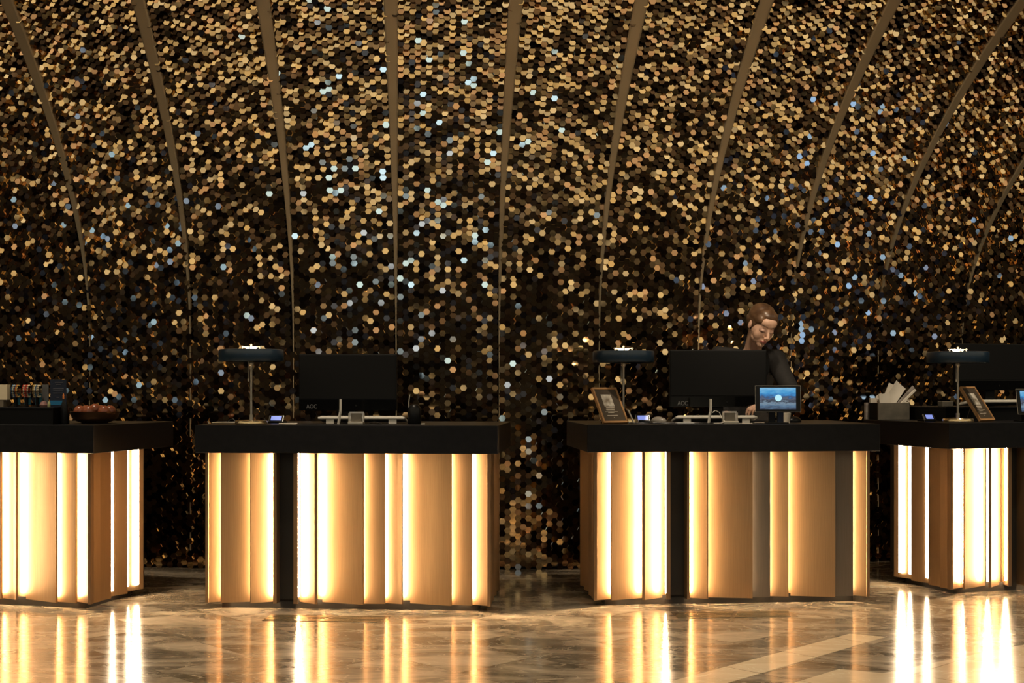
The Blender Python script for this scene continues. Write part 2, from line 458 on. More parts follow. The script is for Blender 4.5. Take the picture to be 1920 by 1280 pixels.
# ------------------------------------------------------------------ desk lamps
def make_lamp(loc, label):
    t = thing('desk_lamp', label, 'lamp', loc, 0, 'brass desk lamps with navy shades')
    obj('base', lathe([(0,0),(.084,0),(.088,.003),(.088,.016),(.084,.021),(.02,.025),(0,.025)],48), M_brass, t, smooth=True)
    obj('pole', lathe([(0,.024),(.0105,.024),(.0105,.052),(.0065,.053),(.0065,.06),(.0058,.20),(.0072,.315),(.010,.325),(.014,.332),(.014,.342),(.009,.352),(.009,.40),(0,.40)],20), M_steel, t, smooth=True)
    R=.176; z0,z1=.346,.412
    sh=obj('lamp_shade', lathe([(R-.006,z0),(R-.002,z0+.0015),(R,z0+.007),(R,z1-.008),(R-.003,z1-.002),(R-.008,z1),(.05,z1),(.05,z1-.003),(R-.010,z1-.003),(R-.0045,z1-.009),(R-.0045,z0+.007),(R-.006,z0)],64), M_navy, t, smooth=True)
    obj('shade_lining', lathe([(R-.005,z0+.012),(R-.006,z0+.003),(R-.012,z0+.003),(R-.012,z0+.012)],64), M_diff, sh, smooth=True)
    obj('finial', lathe([(0,z1+.010),(.006,z1+.010),(.006,z1+.020),(.008,z1+.026),(.005,z1+.031),(0,z1+.033)],16), M_brass, t, smooth=True)
    cr=bmesh.new()
    tube([(-.058,0,z1+.0145),(.058,0,z1+.0145)],.002,8,cr); tube([(0,-.058,z1+.0145),(0,.058,z1+.0145)],.002,8,cr)
    for dx,dy in ((-.05,0),(.05,0),(0,-.05),(0,.05)): tube([(dx,dy,z1-.002),(dx,dy,z1+.019)],.0035,8,cr)
    obj('crossbar', cr, M_steel, t, smooth=True)
    obj('bulb', lathe([(0,z1-.010),(.012,z1-.008),(.022,z1),(.033,z1+.010),(.030,z1+.0125),(0,z1+.0125)],24), M_bulb, t, smooth=True)
    obj('pull_rod', lathe([(0,.235),(.0035,.235),(.0035,.25),(.0018,.252),(.0018,.345),(0,.345)],10,c=(-.014,-.012,0)), M_steel, t, smooth=True)
    li=bpy.data.lights.new('lamp_light','POINT'); li.energy=4.5; li.color=(1,.80,.55); li.shadow_soft_size=.03
    lo=bpy.data.objects.new('lamp_light',li); COL.objects.link(lo); lo.parent=t; lo.location=(-.05,0,.375)
    return t
def on(desk_z, x, Z): return PX(x,0,Z)*Vector((1,1,0))+Vector((0,0,desk_z)) if False else Vector(((x-960)*Z/F, Z, desk_z))
make_lamp(on(1.0,471,7.08), 'navy-shaded brass lamp left of the monitor on the unattended desk')
make_lamp(on(1.0,1169,7.36), 'navy-shaded brass lamp behind the framed sign on the receptionist\'s desk')
make_lamp(on(1.0,1796,7.55), 'navy-shaded brass lamp on the right-hand desk beside the box of papers')

# ------------------------------------------------------------------ monitors
def make_monitor(loc, rz, label, w=.572, hgt=.325, zb=.085, logo=True):
    t = thing('monitor', label, 'monitor', loc, rz, 'black computer monitors')
    obj('casing', bbox(-w/2,w/2,-.012,.022,zb,zb+hgt,bev=.004), M_plast, t)
    obj('back_panel', bbox(-w/2+.006,w/2-.006,-.014,-.0115,zb+.068,zb+hgt-.006,bev=.001), M_plast2, t)
    obj('lower_band', bbox(-w/2+.002,w/2-.002,-.0145,-.0115,zb+.004,zb+.064,bev=.001), M_screenoff, t)
    obj('stand_neck', bbox(-.035,.035,.010,.034,.010,zb+.12,bev=.003), M_plast2, t)
    obj('stand_base', bbox(-.11,.11,-.03,.13,0,.012,bev=.004), M_plast2, t)
    obj('power_button', lathe([(0,0),(.006,0),(.006,.002),(0,.002)],12,c=(0,0,0)), M_plast2, t, loc=(.05,-.016,zb+.03), rot=(math.pi/2,0,0))
    if logo:
        me=text_mesh('AOC', .036)
        o=link('logo', me, M_logo, t, loc=(-w/2+.045,-.0146,zb+.012), rot=(math.pi/2,0,0), label='silver AOC lettering'); o.scale=(.8,1,1)
    return t
make_monitor(on(1.0,652.5,7.45), math.radians(-3), 'black monitor with nobody behind it, between lamp and black cup', hgt=.328, zb=.068)
make_monitor(on(1.0,1346,7.52), math.radians(3), 'black monitor in front of the standing receptionist', hgt=.335, zb=.087)

# ------------------------------------------------------------------ keyboards
def make_keyboard(loc, rz, label, w=.49, group='pale keyboards on the desks'):
    t = thing('keyboard', label, 'keyboard', loc, rz, group)
    tilt=Matrix.Rotation(math.radians(-9),4,'X')
    T=Matrix.Translation((0,0,.032))@tilt
    obj('housing', bbox(-w/2,w/2,0,.15,-.006,.008,bev=.004,M=T), M_white, t)
    kb=bmesh.new()
    for r in range(5):
        n=15
        for c in range(n):
            x0=-w/2+.012+c*(w-.024)/n; box(kb,x0+.001,x0+(w-.024)/n-.001,.012+r*.026,.012+r*.026+.023,.008,.014,M=T)
    o=obj('keys', kb, M_keys, t)
    for s in (-1,1):
        obj('foot', bbox(s*w*.36-.022,s*w*.36+.022,.004,.014,0,.028,bev=.001), M_white, t)
    return t
make_keyboard(on(1.0,677,7.17), math.radians(-3), 'pale keyboard below the monitor of the unattended desk')
make_keyboard(on(1.0,1344,7.30), math.radians(3), 'pale keyboard below the receptionist\'s monitor', w=.47)

# ------------------------------------------------------------------ payment terminals with blue screens
def make_terminal(loc, rz, label, w=.085):
    t = thing('card_terminal', label, 'card terminal', loc, rz, 'card terminals')
    T=Matrix.Translation((0,0,.004))@Matrix.Rotation(math.radians(52),4,'X')
    obj('housing', bbox(-w/2,w/2,0,.052,-.012,.0,bev=.003,M=T), M_silver, t)
    obj('bezel', bbox(-w/2+.006,w/2-.004,.008,.049,0,.0012,M=T), M_plast, t)
    obj('screen', bbox(-w/2+.013,w/2-.011,.014,.044,.001,.002,M=T), M_lcd, t, label='glowing blue screen')
    obj('keypad', bbox(-w/2,w/2,-.10,-.004,0,.010,bev=.003,M=Matrix.Translation((0,.1,0))), M_plast2, t)
    return t
make_terminal(on(1.0,516,7.30), math.radians(-6), 'card terminal with blue screen beside the lamp on the unattended desk')
make_terminal(on(1.0,1206,7.42), math.radians(3), 'card terminal with blue screen on the receptionist\'s desk')
make_terminal(on(1.0,1745,7.66), math.radians(12), 'card terminal with blue screen on the right-hand desk', w=.07)

# ------------------------------------------------------------------ framed signs
def make_frame(loc, rz, lean, w, hgt, label):
    t = thing('framed_sign', label, 'framed sign', loc, rz, 'wooden framed signs')
    T=Matrix.Translation((0,0,.0005+.016*math.sin(lean)))@Matrix.Rotation(-lean,4,'X')   # local: x width, z up, leaning back to +y
    fr=.011
    bm=bmesh.new()
    box(bm,-w/2,w/2,0,.016,0,fr,M=T); box(bm,-w/2,w/2,0,.016,hgt-fr,hgt,M=T)
    box(bm,-w/2,-w/2+fr,0,.016,fr,hgt-fr,M=T); box(bm,w/2-fr,w/2,0,.016,fr,hgt-fr,M=T)
    obj('wooden_frame', bm, M_wood, t)
    pr=obj('printed_sheet', bbox(-w/2+fr,w/2-fr,.004,.012,fr,hgt-fr,M=T), M_card, t)
    obj('picture', bbox(-w*.24,w*.17,.0025,.0045,hgt*.46,hgt*.80,M=T), M_photo, pr)
    ln=bmesh.new()
    for q,(a,b,c) in enumerate(((-.2,.14,.40),(-.22,.12,.345),(-.28,.22,.30),(-.18,.06,.275),(-.25,.18,.20),(-.02,.02,.14))):
        box(ln,w*a,w*b,.0028,.0045,hgt*c,hgt*c+(.008 if q<2 else .003),M=T)
    obj('printed_lines', ln, M_ink, pr)
    ya=math.sin(lean)*hgt*.6+.016; za=math.cos(lean)*hgt*.6-.008; sb=bmesh.new()
    q=[(ya-.002,za),(ya+.002,za),(ya+.036,.001),(ya+.032,.001)]
    A_=[sb.verts.new((-.02,y_,z_)) for y_,z_ in q]; B_=[sb.verts.new((.02,y_,z_)) for y_,z_ in q]
    sb.faces.new(A_); sb.faces.new(B_)
    for k_ in range(4): sb.faces.new((A_[k_],A_[(k_+1)%4],B_[(k_+1)%4],B_[k_]))
    obj('back_strut', sb, M_card, t)
    return t
make_frame(on(1.0,1156,7.14), math.radians(32), math.radians(31), .170, .226, 'wooden framed sign at the left end of the receptionist\'s desk')
make_frame(on(1.0,1853,7.66), math.radians(40), math.radians(34), .165, .240, 'wooden framed sign beside the lamp on the right-hand desk')

# ------------------------------------------------------------------ small desk things
def upright(loc,label):
    t=tag(obj('upright_strip', tube([(-.010,0,0),(-.007,0,.02),(-.004,0,.045),(0,0,.065),(.001,0,.085),(.001,0,.138)],.0075,4), M_white, None, loc=loc), label,'holder','thin white upright strips')
    return t
upright(on(1.0,638,7.06),'thin white upright strip in front of the unattended monitor')
upright(on(1.0,1332,7.18),'thin white upright strip in front of the receptionist\'s monitor')
def card_box(loc,rz,label):
    t=thing('card_holder',label,'card holder',loc,rz,'clear card holders')
    obj('tray', bbox(-.042,.042,-.03,.03,0,.016,bev=.003), M_steel, t)
    obj('clear_sleeve', bbox(-.040,.040,.012,.016,.014,.070), M_clear, t)
    obj('clip', bbox(-.043,-.040,-.004,.016,.012,.062), M_steel, t); obj('clip', bbox(.040,.043,-.004,.016,.012,.062), M_steel, t)
    obj('cards', bbox(-.030,.030,-.004,.010,.014,.062,bev=.001), M_stone, t, label='stack of grey cards')
    return t
card_box(on(1.0,668,7.02),math.radians(-4),'clear card holder on the front edge of the unattended desk')
card_box(on(1.0,1369,7.16),math.radians(5),'clear card holder on the front edge of the receptionist\'s desk')
# black cup with bright pen
t=thing('pen_cup','black pen cup with a bright curved clip right of the unattended monitor','cup',on(1.0,777,7.15),0)
obj('cup', lathe([(0,0),(.036,0),(.038,.004),(.038,.085),(.035,.09),(.033,.088),(.033,.02),(0,.02)],28), M_plast, t, smooth=True)
obj('lid', lathe([(0,.085),(.033,.085),(.030,.098),(.018,.108),(0,.110)],24), M_plast, t, smooth=True)
obj('curved_clip', tube([(-.030,0,.03),(-.032,0,.08),(-.031,0,.12),(-.027,0,.15),(-.024,0,.165)],[.0022,.0032,.0036,.003,.001],8), M_steel, t, smooth=True)
tag(obj('eraser', bbox(-.011,.011,-.007,.007,0,.006,bev=.002), M_white, None, loc=on(1.0,793,7.02)),'tiny white eraser right of the black pen cup','eraser')
def papers(loc,rz,w,dp,label,n=3):
    bm=bmesh.new()
    for q in range(n): box(bm,-w/2,w/2,-dp/2,dp/2,q*.0012,q*.0012+.001,M=Matrix.Rotation(q*.04,4,'Z'))
    return tag(obj('paper_sheets', bm, M_paper, None, loc=loc, rot=(0,0,rz)),label,'papers','sheets of paper on the desks')
papers(on(1.0,540,7.12),.1,.10,.14,'thin sheets of paper between lamp and keyboard, unattended desk')
papers(on(1.0,428,7.45),-.1,.16,.12,'thin sheets of paper left behind the lamp base, unattended desk')
papers(on(1.0,1444,7.35),.05,.20,.10,'sheets of paper under the tablet stand')
papers(on(1.0,1395,7.17),-.08,.09,.05,'small white slips right of the card holder on the receptionist\'s desk')
tag(obj('business_card_case', bbox(-.048,.048,-.03,.03,0,.011,bev=.003), M_silver, None, loc=on(1.0,1284,7.09), rot=(0,0,.06)),'flat silver card case on the front edge, receptionist\'s desk','card case')
tag(obj('pen', tube([(-.085,0,.005),(.07,.01,.005),(.085,.011,.005)],[.0045,.0045,.0015],8), M_plast, None, smooth=True, loc=on(1.0,1252,7.12)),'black pen lying left of the silver card case','pen')
# mouse left of keyboard
def mouse(loc,rz,label,m_):
    bm=bmesh.new(); ellip(bm,(0,0,.006),(.034,.055,.028)); 
    for v in bm.verts: v.co.z=max(0,v.co.z)
    t=thing('computer_mouse',label,'mouse',loc,rz)
    obj('mouse_shell',bm,m_,t,smooth=True); obj('scroll_wheel',bbox(-.003,.003,-.038,-.022,.022,.031,bev=.001),M_plast,t)
mouse(on(1.0,1235,7.45),.7,'grey mouse between card terminal and keyboard, receptionist\'s desk',mat('grey_plastic',(.30,.27,.23),.35))
# small card stand beside framed sign
tag(obj('leaning_card', bbox(-.002,.002,-.03,.03,0,.085,M=Matrix.Rotation(math.radians(-24),4,'Y')), M_white, None, loc=on(1.0,1189,7.20)),'white card leaning left beside the framed sign and card terminal','card')
# cables
cb=[on(1.002,1336,7.17)+Vector((0,0,.06)), on(1.0,1341,7.18)+Vector((0,0,.074)), on(1.0,1349,7.2)+Vector((0,0,.062)), on(1.0,1353,7.18)+Vector((0,0,.03)), on(1.0,1360,7.15)+Vector((0,0,.012)), on(1.0,1352,7.12)+Vector((0,0,.005)), on(1.0,1338,7.11)+Vector((0,0,.004))]
tag(obj('cable', tube(cb,.0024,8), M_cable, None, smooth=True),'white looping cable beside the upright strip','cable')
tag(obj('cable', tube([on(1.0,1180+q*20,7.14+.03*math.sin(q*1.3))+Vector((0,0,.0035)) for q in range(9)],.0028,8), M_cablek, None, smooth=True),'thin black cable along the front of the receptionist\'s desk','cable')
tag(obj('cable', tube([on(1.0,690,7.05)+Vector((0,0,.003)),on(1.0,698,7.08)+Vector((0,0,.012)),on(1.0,706,7.08)+Vector((0,0,.012)),on(1.0,716,7.05)+Vector((0,0,.003))],.0022,8), M_cablek, None, smooth=True),'short black cable bump in front of the unattended keyboard','cable')
tag(obj('cable', tube([on(1.0,426,7.4)+Vector((0,0,.003)),on(1.0,431,7.4)+Vector((0,0,.018)),on(1.0,437,7.4)+Vector((0,0,.022)),on(1.0,443,7.4)+Vector((0,0,.003))],.0022,8), M_cablek, None, smooth=True),'black cable loop left of the lamp base','cable')
# tablet on stand
m=mat('tablet_picture',(.02,.02,.02),.25); nt=m.node_tree; bs=nt.nodes['Principled BSDF']; Lk=nt.links.new
tc=node('ShaderNodeTexCoord'); sp=node('ShaderNodeSeparateXYZ'); Lk(tc.outputs['Generated'],sp.inputs[0])
nz=node('ShaderNodeTexNoise'); nz.inputs['Scale'].default_value=5; nz.inputs['Detail'].default_value=6
mp=node('ShaderNodeMapping'); mp.inputs['Scale'].default_value=(1,1,2.2); Lk(tc.outputs['Generated'],mp.inputs[0]); Lk(mp.outputs[0],nz.inputs['Vector'])
ad=node('ShaderNodeMath',operation='MULTIPLY_ADD'); ad.inputs[1].default_value=.55; Lk(nz.outputs['Fac'],ad.inputs[0])
s2=node('ShaderNodeMath',operation='SUBTRACT'); s2.inputs[1].default_value=.27; Lk(sp.outputs['Z'],s2.inputs[0]); Lk(s2.outputs[0],ad.inputs[2])
r=node('ShaderNodeValToRGB'); e=r.color_ramp.elements
e[0].position=.0; e[0].color=(.03,.05,.10,1); e[1].position=1.; e[1].color=(.22,.55,.85,1)
for p_,c_ in ((.18,(.10,.20,.33)),(.30,(.20,.30,.40)),(.38,(.02,.03,.06)),(.48,(.10,.13,.20)),(.56,(.03,.08,.20)),(.66,(.03,.25,.62)),(.8,(.06,.38,.75))):
    q=e.new(p_); q.color=(*c_,1)
Lk(ad.outputs[0],r.inputs[0]); Lk(r.outputs[0],bs.inputs['Emission Color']); bs.inputs['Emission Strength'].default_value=.8
def make_tablet(loc,rz,label,w=.250,hgt=.148,lift=.066,post=True):
    t=thing('tablet',label,'tablet',loc,rz)
    T=Matrix.Translation((0,0,lift))@Matrix.Rotation(math.radians(-8),4,'X')
    obj('casing',bbox(-w/2,w/2,0,.008,0,hgt,bev=.003,M=T),M_plast,t)
    obj('rim',bbox(-w/2-.001,w/2+.001,.003,.006,-.001,hgt+.001,M=T),M_steel,t)
    # the screen mesh keeps its own box so that Generated coordinates run 0..1
    sc=obj('screen',bbox(-w/2+.024,w/2-.026,-.001,.0,.014,hgt-.012),MATS['tablet_picture'],t,loc=(0,0,lift),rot=(math.radians(-8),0,0),label='lit blue landscape picture')
    bd=obj('screen_disc',lathe([(0,0),(.019,0),(.019,.0006),(0,.0006)],28),mat('screen_disc_glow',(.2,.4,.5),.4,emit=(.45,.80,.95),es=.85),sc,loc=(.002,-.001,.078),rot=(math.pi/2,0,0),label='pale blue round button')
    if post:
        obj('stand_post',bbox(-.052,-.012,.012,.045,0,lift+.05,bev=.004),M_plast,t)
        obj('stand_post',bbox(-.006,.032,.012,.04,0,lift+.05,bev=.006),mat('dark_blue_metal',(.03,.035,.05),.3,.6),t)
        obj('stand_foot',bbox(-.07,.06,-.0,.09,0,.006,bev=.002),M_plast,t)
    return t
make_tablet(on(1.0,1459,7.22),math.radians(-7),'tablet with lit blue landscape on a stand beside the receptionist')
tag(obj('paper_cup', lathe([(0,0),(.020,0),(.028,.055),(.027,.056),(.019,.003),(0,.003)],20), M_paper, None, smooth=True, loc=on(1.0,1474,7.42)),'white paper cup half hidden behind the tablet stand','cup')
mouse(on(1.0,1489,7.50),-.8,'dark mouse right of the tablet stand',M_plast)

# ------------------------------------------------------------------ right-hand desk things
rD=dD.rotation_euler.z
t=thing('paper_box','grey stone box stuffed with white papers at the left end of the right-hand desk','box',loc_on(dD,-.80,.68),rD)
obj('box_front',bbox(0,.228,0,.012,0,.106,bev=.001),M_stone,t)
obj('box_back',bbox(0,.228,.10,.112,0,.106,bev=.001),M_stone,t)
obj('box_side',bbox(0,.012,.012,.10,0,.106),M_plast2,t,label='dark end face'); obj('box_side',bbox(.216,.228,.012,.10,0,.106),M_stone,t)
obj('box_floor',bbox(.012,.216,.012,.10,0,.008),M_stone,t)
def envelope(u0,v,ang,w,l,label,lift=.010,thick=.004,m_=None,bend=0.):
    bm=bmesh.new(); n=8; A=[];B=[]
    for q in range(n+1):
        s=q/n; off=bend*math.sin(math.pi*s)
        A.append((-w/2+w*s,off))
    poly=A+[(x,y+thick) for x,y in reversed(A)]
    prism(poly,0,l,bm)
    R=Matrix.Rotation(rD,3,'Z')@Matrix.Rotation(ang,3,'Y')
    for v_ in bm.verts: v_.co=R@v_.co
    mz=min(v_.co.z for v_ in bm.verts)
    return tag(obj('envelope',bm,m_ or M_paper,None,loc=loc_on(dD,u0,v,1.0+lift-mz)),label,'envelope','envelopes in the stone box')
envelope(-.725,.698,math.radians(-8),.08,.15,'leftmost short white envelope standing in the stone box')
envelope(-.683,.712,math.radians(-36),.05,.16,'white sheet rising to a blunt peak at the left of the stone box',bend=.012)
envelope(-.735,.742,math.radians(38),.085,.235,'broad white envelope leaning right, tallest in the stone box',bend=.006)
envelope(-.705,.757,math.radians(24),.10,.20,'second broad envelope, just behind the tallest in the stone box')
envelope(-.665,.700,math.radians(50),.012,.20,'narrow white sheet edge leaning far right in the stone box',thick=.012,lift=.055)
envelope(-.655,.722,math.radians(46),.022,.20,'grey folded leaflet leaning far right in the stone box',m_=M_marb,thick=.006,lift=.06)
tag(obj('paper_roll',tube([loc_on(dD,-.595,.70,1.108),loc_on(dD,-.575,.70,1.122),loc_on(dD,-.56,.70,1.122),loc_on(dD,-.557,.70,1.114),loc_on(dD,-.57,.70,1.109),loc_on(dD,-.595,.70,1.108)],.003,6),M_paper,None,smooth=True),'small curled paper loop on the right rim of the stone box','paper')
# veined pack of paper left of the box
tag(obj('paper_pack',bbox(-.075,-.006,.06,.13,0,.105,bev=.002),M_marb,None,loc=loc_on(dD,-.735,.66+.0,1.0),rot=(0,0,rD)),'veined grey paper pack left of the stone box','paper pack') if False else None
pk=tag(obj('paper_pack',bbox(0,.03,0,.02,0,.106,bev=.002),M_marb,None,loc=loc_on(dD,-.815,.797,1.0),rot=(0,0,rD)),'veined grey paper pack behind the left end of the stone box','paper pack')
pk2=tag(obj('paper_pack',bbox(0,.05,0,.015,0,.135,bev=.002),M_paper,None,loc=loc_on(dD,-.78,.797,1.0),rot=(0,0,rD)),'pale paper pad showing above the left end of the stone box','paper pack')
# raised black shelf, keyboard, monitor
t=thing('monitor_riser','low black riser carrying keyboard and monitor on the right-hand desk','riser',loc_on(dD,-.555,.35),rD)
obj('riser_top',bbox(0,1.15,-.01,.44,.072,.084,bev=.002),M_slab,t); obj('riser_front',bbox(.005,1.145,0,.015,0,.072),M_plast,t)
obj('riser_side',bbox(.005,.02,.015,.43,0,.072),M_plast,t); obj('riser_side',bbox(1.13,1.145,.015,.43,0,.072),M_plast,t)
make_keyboard(loc_on(dD,-.11,.37,1.084),rD,'pale keyboard on the black riser at the right picture edge',w=.46)
make_monitor(loc_on(dD,.03,.66,1.084),rD,'dark monitor cut by the right picture edge', w=.56,hgt=.30,zb=.10,logo=False)
make_tablet(on(1.0,1938,7.66)+Vector((0,0,0)),math.radians(20),'tablet corner at the right picture edge',w=.22,hgt=.15,lift=.045)
tag(obj('stone_block',bbox(-.04,.04,-.025,.025,0,.035,bev=.004),M_stone,None,loc=loc_on(dD,-.49,.43,1.084),rot=(0,0,rD)),'small grey block on the riser behind the lamp pole','block')
# ------------------------------------------------------------------ left-hand desk things
rA=dA.rotation_euler.z
t=thing('display_riser','long low black display riser on the left-hand desk','riser',loc_on(dA,-.68,.045),rA)
obj('riser_top',bbox(0,1.20,0,.165,.084,.094,bev=.002),M_slab,t); obj('riser_front',bbox(.004,1.196,.003,.015,0,.084),M_plast,t); obj('riser_side',bbox(1.182,1.196,.015,.16,0,.084),M_plast,t)
obj('riser_side',bbox(.004,.018,.015,.16,0,.084),M_plast,t)
def A_at(x,v,z=1.094):
    # desk-top point seen at photo column x, depth v on desk
    c,s=math.cos(rA),math.sin(rA); k=(x-960)/F
    # X = lx + c*u - s*v ; Y = ly + s*u + c*v ; X = k*Y
    lx,ly=dA.location.x,dA.location.y
    u=(k*(ly+c*v)-lx+s*v)/(c-k*s)
    return loc_on(dA,u,v,z)
def bracelets(x, v, cols, label, w=.041):
    p=A_at(x,v); t=thing('bracelet_stand',label,'jewellery stand',p,rA,'bracelet stands')
    obj('stand_post',bbox(-.006,.006,.012,.024,.004,.11),M_plast,t); obj('stand_base',bbox(-w/2-.004,w/2+.004,-.02,.045,0,.005),M_plast,t)
    obj('bar',tube([(-w/2-.006,.018,.112),(w/2+.006,.018,.112)],.006,10),M_plast,t,smooth=True)
    obj('backing_card',bbox(-w/2,w/2,.028,.031,.012,.075),M_teal,t)
    n=len(cols)
    for i,cn in enumerate(cols):
        bx=-w/2+w*(i+.5)/n; bm=bmesh.new()
        for q in range(18):
            a_=2*math.pi*q/18; ellip(bm,(bx,.018+.017*math.cos(a_),.088+.033*math.sin(a_)),(.0036,)*3,seg=6)
        obj('bracelet',bm,cn,t,smooth=True)
    return t
cb_=mat('bead_blue',(.05,.15,.30),.25); co_=mat('bead_orange',(.65,.20,.05),.25); cr_=mat('bead_red',(.60,.08,.05),.25); cw_=mat('bead_cream',(.75,.65,.45),.25); cg_=mat('bead_gold',(.55,.38,.12),.25)
bracelets(26,.12,[cb_,cw_,cb_,co_,cg_],'bracelet stand with blue and orange beads, leftmost on the riser')
bracelets(46,.13,[cr_,cw_,cr_,cr_,cw_],'bracelet stand with red beads, middle of the three')
bracelets(66,.12,[cg_,cw_,cb_,cw_,cw_],'bracelet stand with cream beads beside the navy card')
p=A_at(109,.11); t=thing('sign_card','navy information card with a blue band beside the bracelets','sign',p,rA)
obj('card',bbox(-.05,.05,0,.004,.0,.152,bev=.001),M_navyc,t); obj('blue_band',bbox(-.05,.028,-.0012,0,.012,.036),M_blueb,t,label='bright blue band')
ln=bmesh.new()
for a_,b_,z in ((-.02,.03,.135),(-.012,.016,.124),(-.03,.035,.10),(-.03,.03,.088),(-.03,.032,.076),(-.01,.006,.052)): box(ln,a_,b_,-.001,0,z,z+.003)
obj('printed_lines',ln,mat('faint_ink',(.10,.10,.12),.5),t)
tag(obj('grey_card',bbox(-.02,.02,0,.004,0,.125),mat('grey_print',(.10,.10,.10),.5),None,loc=A_at(85,.17),rot=(0,0,rA)),'small grey card standing between bracelets and navy card','card')
tag(obj('trinket',lathe([(0,0),(.007,0),(.009,.012),(.005,.03),(0,.034)],12),mat('pale_green',(.28,.30,.14),.4),None,smooth=True,loc=A_at(92,.06)),'small pale green trinket in front of the navy card','trinket')
tag(obj('trinket',lathe([(0,0),(.018,0),(.022,.012),(.014,.03),(0,.034)],14),mat('dusky_pink',(.22,.11,.10),.45),None,smooth=True,loc=A_at(82,.09)),'dusky pink trinket beside the teal cards','trinket')
# cream box at far left
t=thing('cream_box','cream box with a slanted lower face at the left picture edge','box',A_at(-3,.10),rA)
obj('box_body',prism([(-.16,0),(.055,0),(.055,.03),(-.16,.03)],.04,.125),mat('cream_card',(.70,.60,.42),.5),t)
obj('box_base',prism([(-.16,.002),(.03,.002),(.03,.028),(-.16,.028)],0,.04),mat('taupe_card',(.16,.13,.09),.5),t)
# candy bottle
t=thing('sauce_bottle','slim dark bottle with orange striped cap between card and bowl','bottle',A_at(121,.12,1.0),rA) 
obj('bottle',lathe([(0,0),(.018,0),(.02,.01),(.02,.10),(.012,.13),(.010,.14),(0,.14)],18),M_plast,t,smooth=True)
obj('cap',lathe([(0,.139),(.011,.139),(.012,.145),(.011,.150),(.012,.156),(.011,.162),(.010,.172),(0,.172)],14),co_,t,smooth=True)
# bowl with amber fruit
pb=A_at(178,.36,1.0)
t=thing('fruit_bowl','dark copper bowl holding brown round fruit','bowl',pb,0)
obj('bowl_shell',lathe([(0,0),(.07,0),(.075,.004),(.10,.012),(.125,.03),(.137,.066),(.133,.066),(.12,.034),(.096,.018),(.07,.010),(0,.010)],48),M_copper,t,smooth=True)
fr=[(.082*math.cos(math.radians(q)),.082*math.sin(math.radians(q)),.064) for q in (205,265,325,25,85,145)]+[(0,0,.074)]
lab=['front leftmost brown fruit in the bowl','brown fruit at the front centre of the bowl','front rightmost brown fruit in the bowl','back rightmost brown fruit in the bowl','brown fruit at the back centre of the bowl','back leftmost brown fruit in the bowl','brown fruit in the middle of the bowl']
for (x,y,z),l in zip(fr,lab):
    bm=lathe([(0,-.036),(.012,-.035),(.024,-.028),(.033,-.012),(.035,.004),(.030,.020),(.020,.031),(.008,.036),(.002,.032),(0,.031)],22)
    o=thing('fruit',l,'fruit',pb+Vector((x,y,z)),random.random()*6,'brown fruit in the copper bowl')
    obj('fruit_flesh',bm,M_amber,o,smooth=True); obj('stem',tube([(0,0,.030),(.002,0,.045)],.002,6),M_plast2,o)

# ------------------------------------------------------------------ receptionist
HC = PX(1428,611,7.93)
HR = Matrix.Rotation(math.radians(9),3,'Y')@Matrix.Rotation(math.radians(23),3,'Z')@Matrix.Rotation(math.radians(25),3,'X')
HS = 1.04
def hd(x,y,z): return HC+HR@(Vector((x,y,z))*HS)
def hell(bm,c,r,seg=20): ellip(bm,hd(*c),tuple(q*HS for q in r),rot=HR,seg=seg)
def hcap(bm,p,q,r0,r1): capsule(bm,hd(*p),hd(*q),r0*HS,r1*HS,seg=12)
root_xy = Vector((1.50,8.24,0))
per = thing('person','person in a black suit with tied-back brown hair looking down behind the desk','person',root_xy,0)
iv = Matrix.Translation(-root_xy)
def place(me, name, m_, label=None):
    me.transform(iv); return link(name, me, m_, per, label=label)
bm=bmesh.new()
# head
hell(bm,(0,.018,.035),(.073,.093,.082)); hell(bm,(0,-.022,-.010),(.066,.066,.086)); hell(bm,(0,-.022,-.062),(.055,.056,.044))
hell(bm,(0,-.060,-.089),(.026,.021,.024)); hell(bm,(.030,-.046,-.030),(.031,.029,.046)); hell(bm,(-.030,-.046,-.030),(.031,.029,.046)); hell(bm,(0,-.060,-.060),(.030,.026,.034))
hell(bm,(0,-.060,.045),(.052,.034,.040))
hcap(bm,(0,-.084,.010),(0,-.108,-.032),.0075,.0105); hell(bm,(.011,-.098,-.037),(.0085,.010,.007)); hell(bm,(-.011,-.098,-.037),(.0085,.010,.007))
for s in (-1,1):
    hell(bm,(s*.022,-.0725,.021),(.020,.0085,.007)); hell(bm,(s*.031,-.0715,.000),(.0145,.0135,.0115)); hell(bm,(s*.072,.012,-.006),(.008,.017,.030))
hell(bm,(0,-.087,-.061),(.021,.0095,.0055)); hell(bm,(0,-.085,-.070),(.018,.0095,.0065))
# neck
nb=Vector((1.512,8.07,1.43)); 
capsule(bm,hd(0,.030,-.05),nb,.049,.054); capsule(bm,nb,nb+Vector((0,.03,-.06)),.058,.09)
# torso, pelvis, legs
SL=Vector((1.318,8.12,1.395)); SR=Vector((1.665,8.12,1.375))
ch=Vector((1.49,8.17,1.27)); wa=Vector((1.495,8.21,1.10)); pe=Vector((1.50,8.25,.93))
ellip(bm,ch,(.155,.095,.17)); ellip(bm,wa,(.125,.088,.15)); ellip(bm,pe,(.165,.105,.13))
capsule(bm,SL,nb+Vector((-.03,.02,-.04)),.048,.05); capsule(bm,SR,nb+Vector((.03,.02,-.04)),.048,.05)
for s in (-1,1):
    hp=pe+Vector((s*.085,0,-.03)); kn=Vector((hp.x+s*.01,8.24,.49)); an=Vector((hp.x+s*.015,8.28,.09))
    capsule(bm,hp,kn,.082,.055); capsule(bm,kn,an,.052,.036); ellip(bm,(an.x,an.y-.055,.035),(.04,.12,.034))
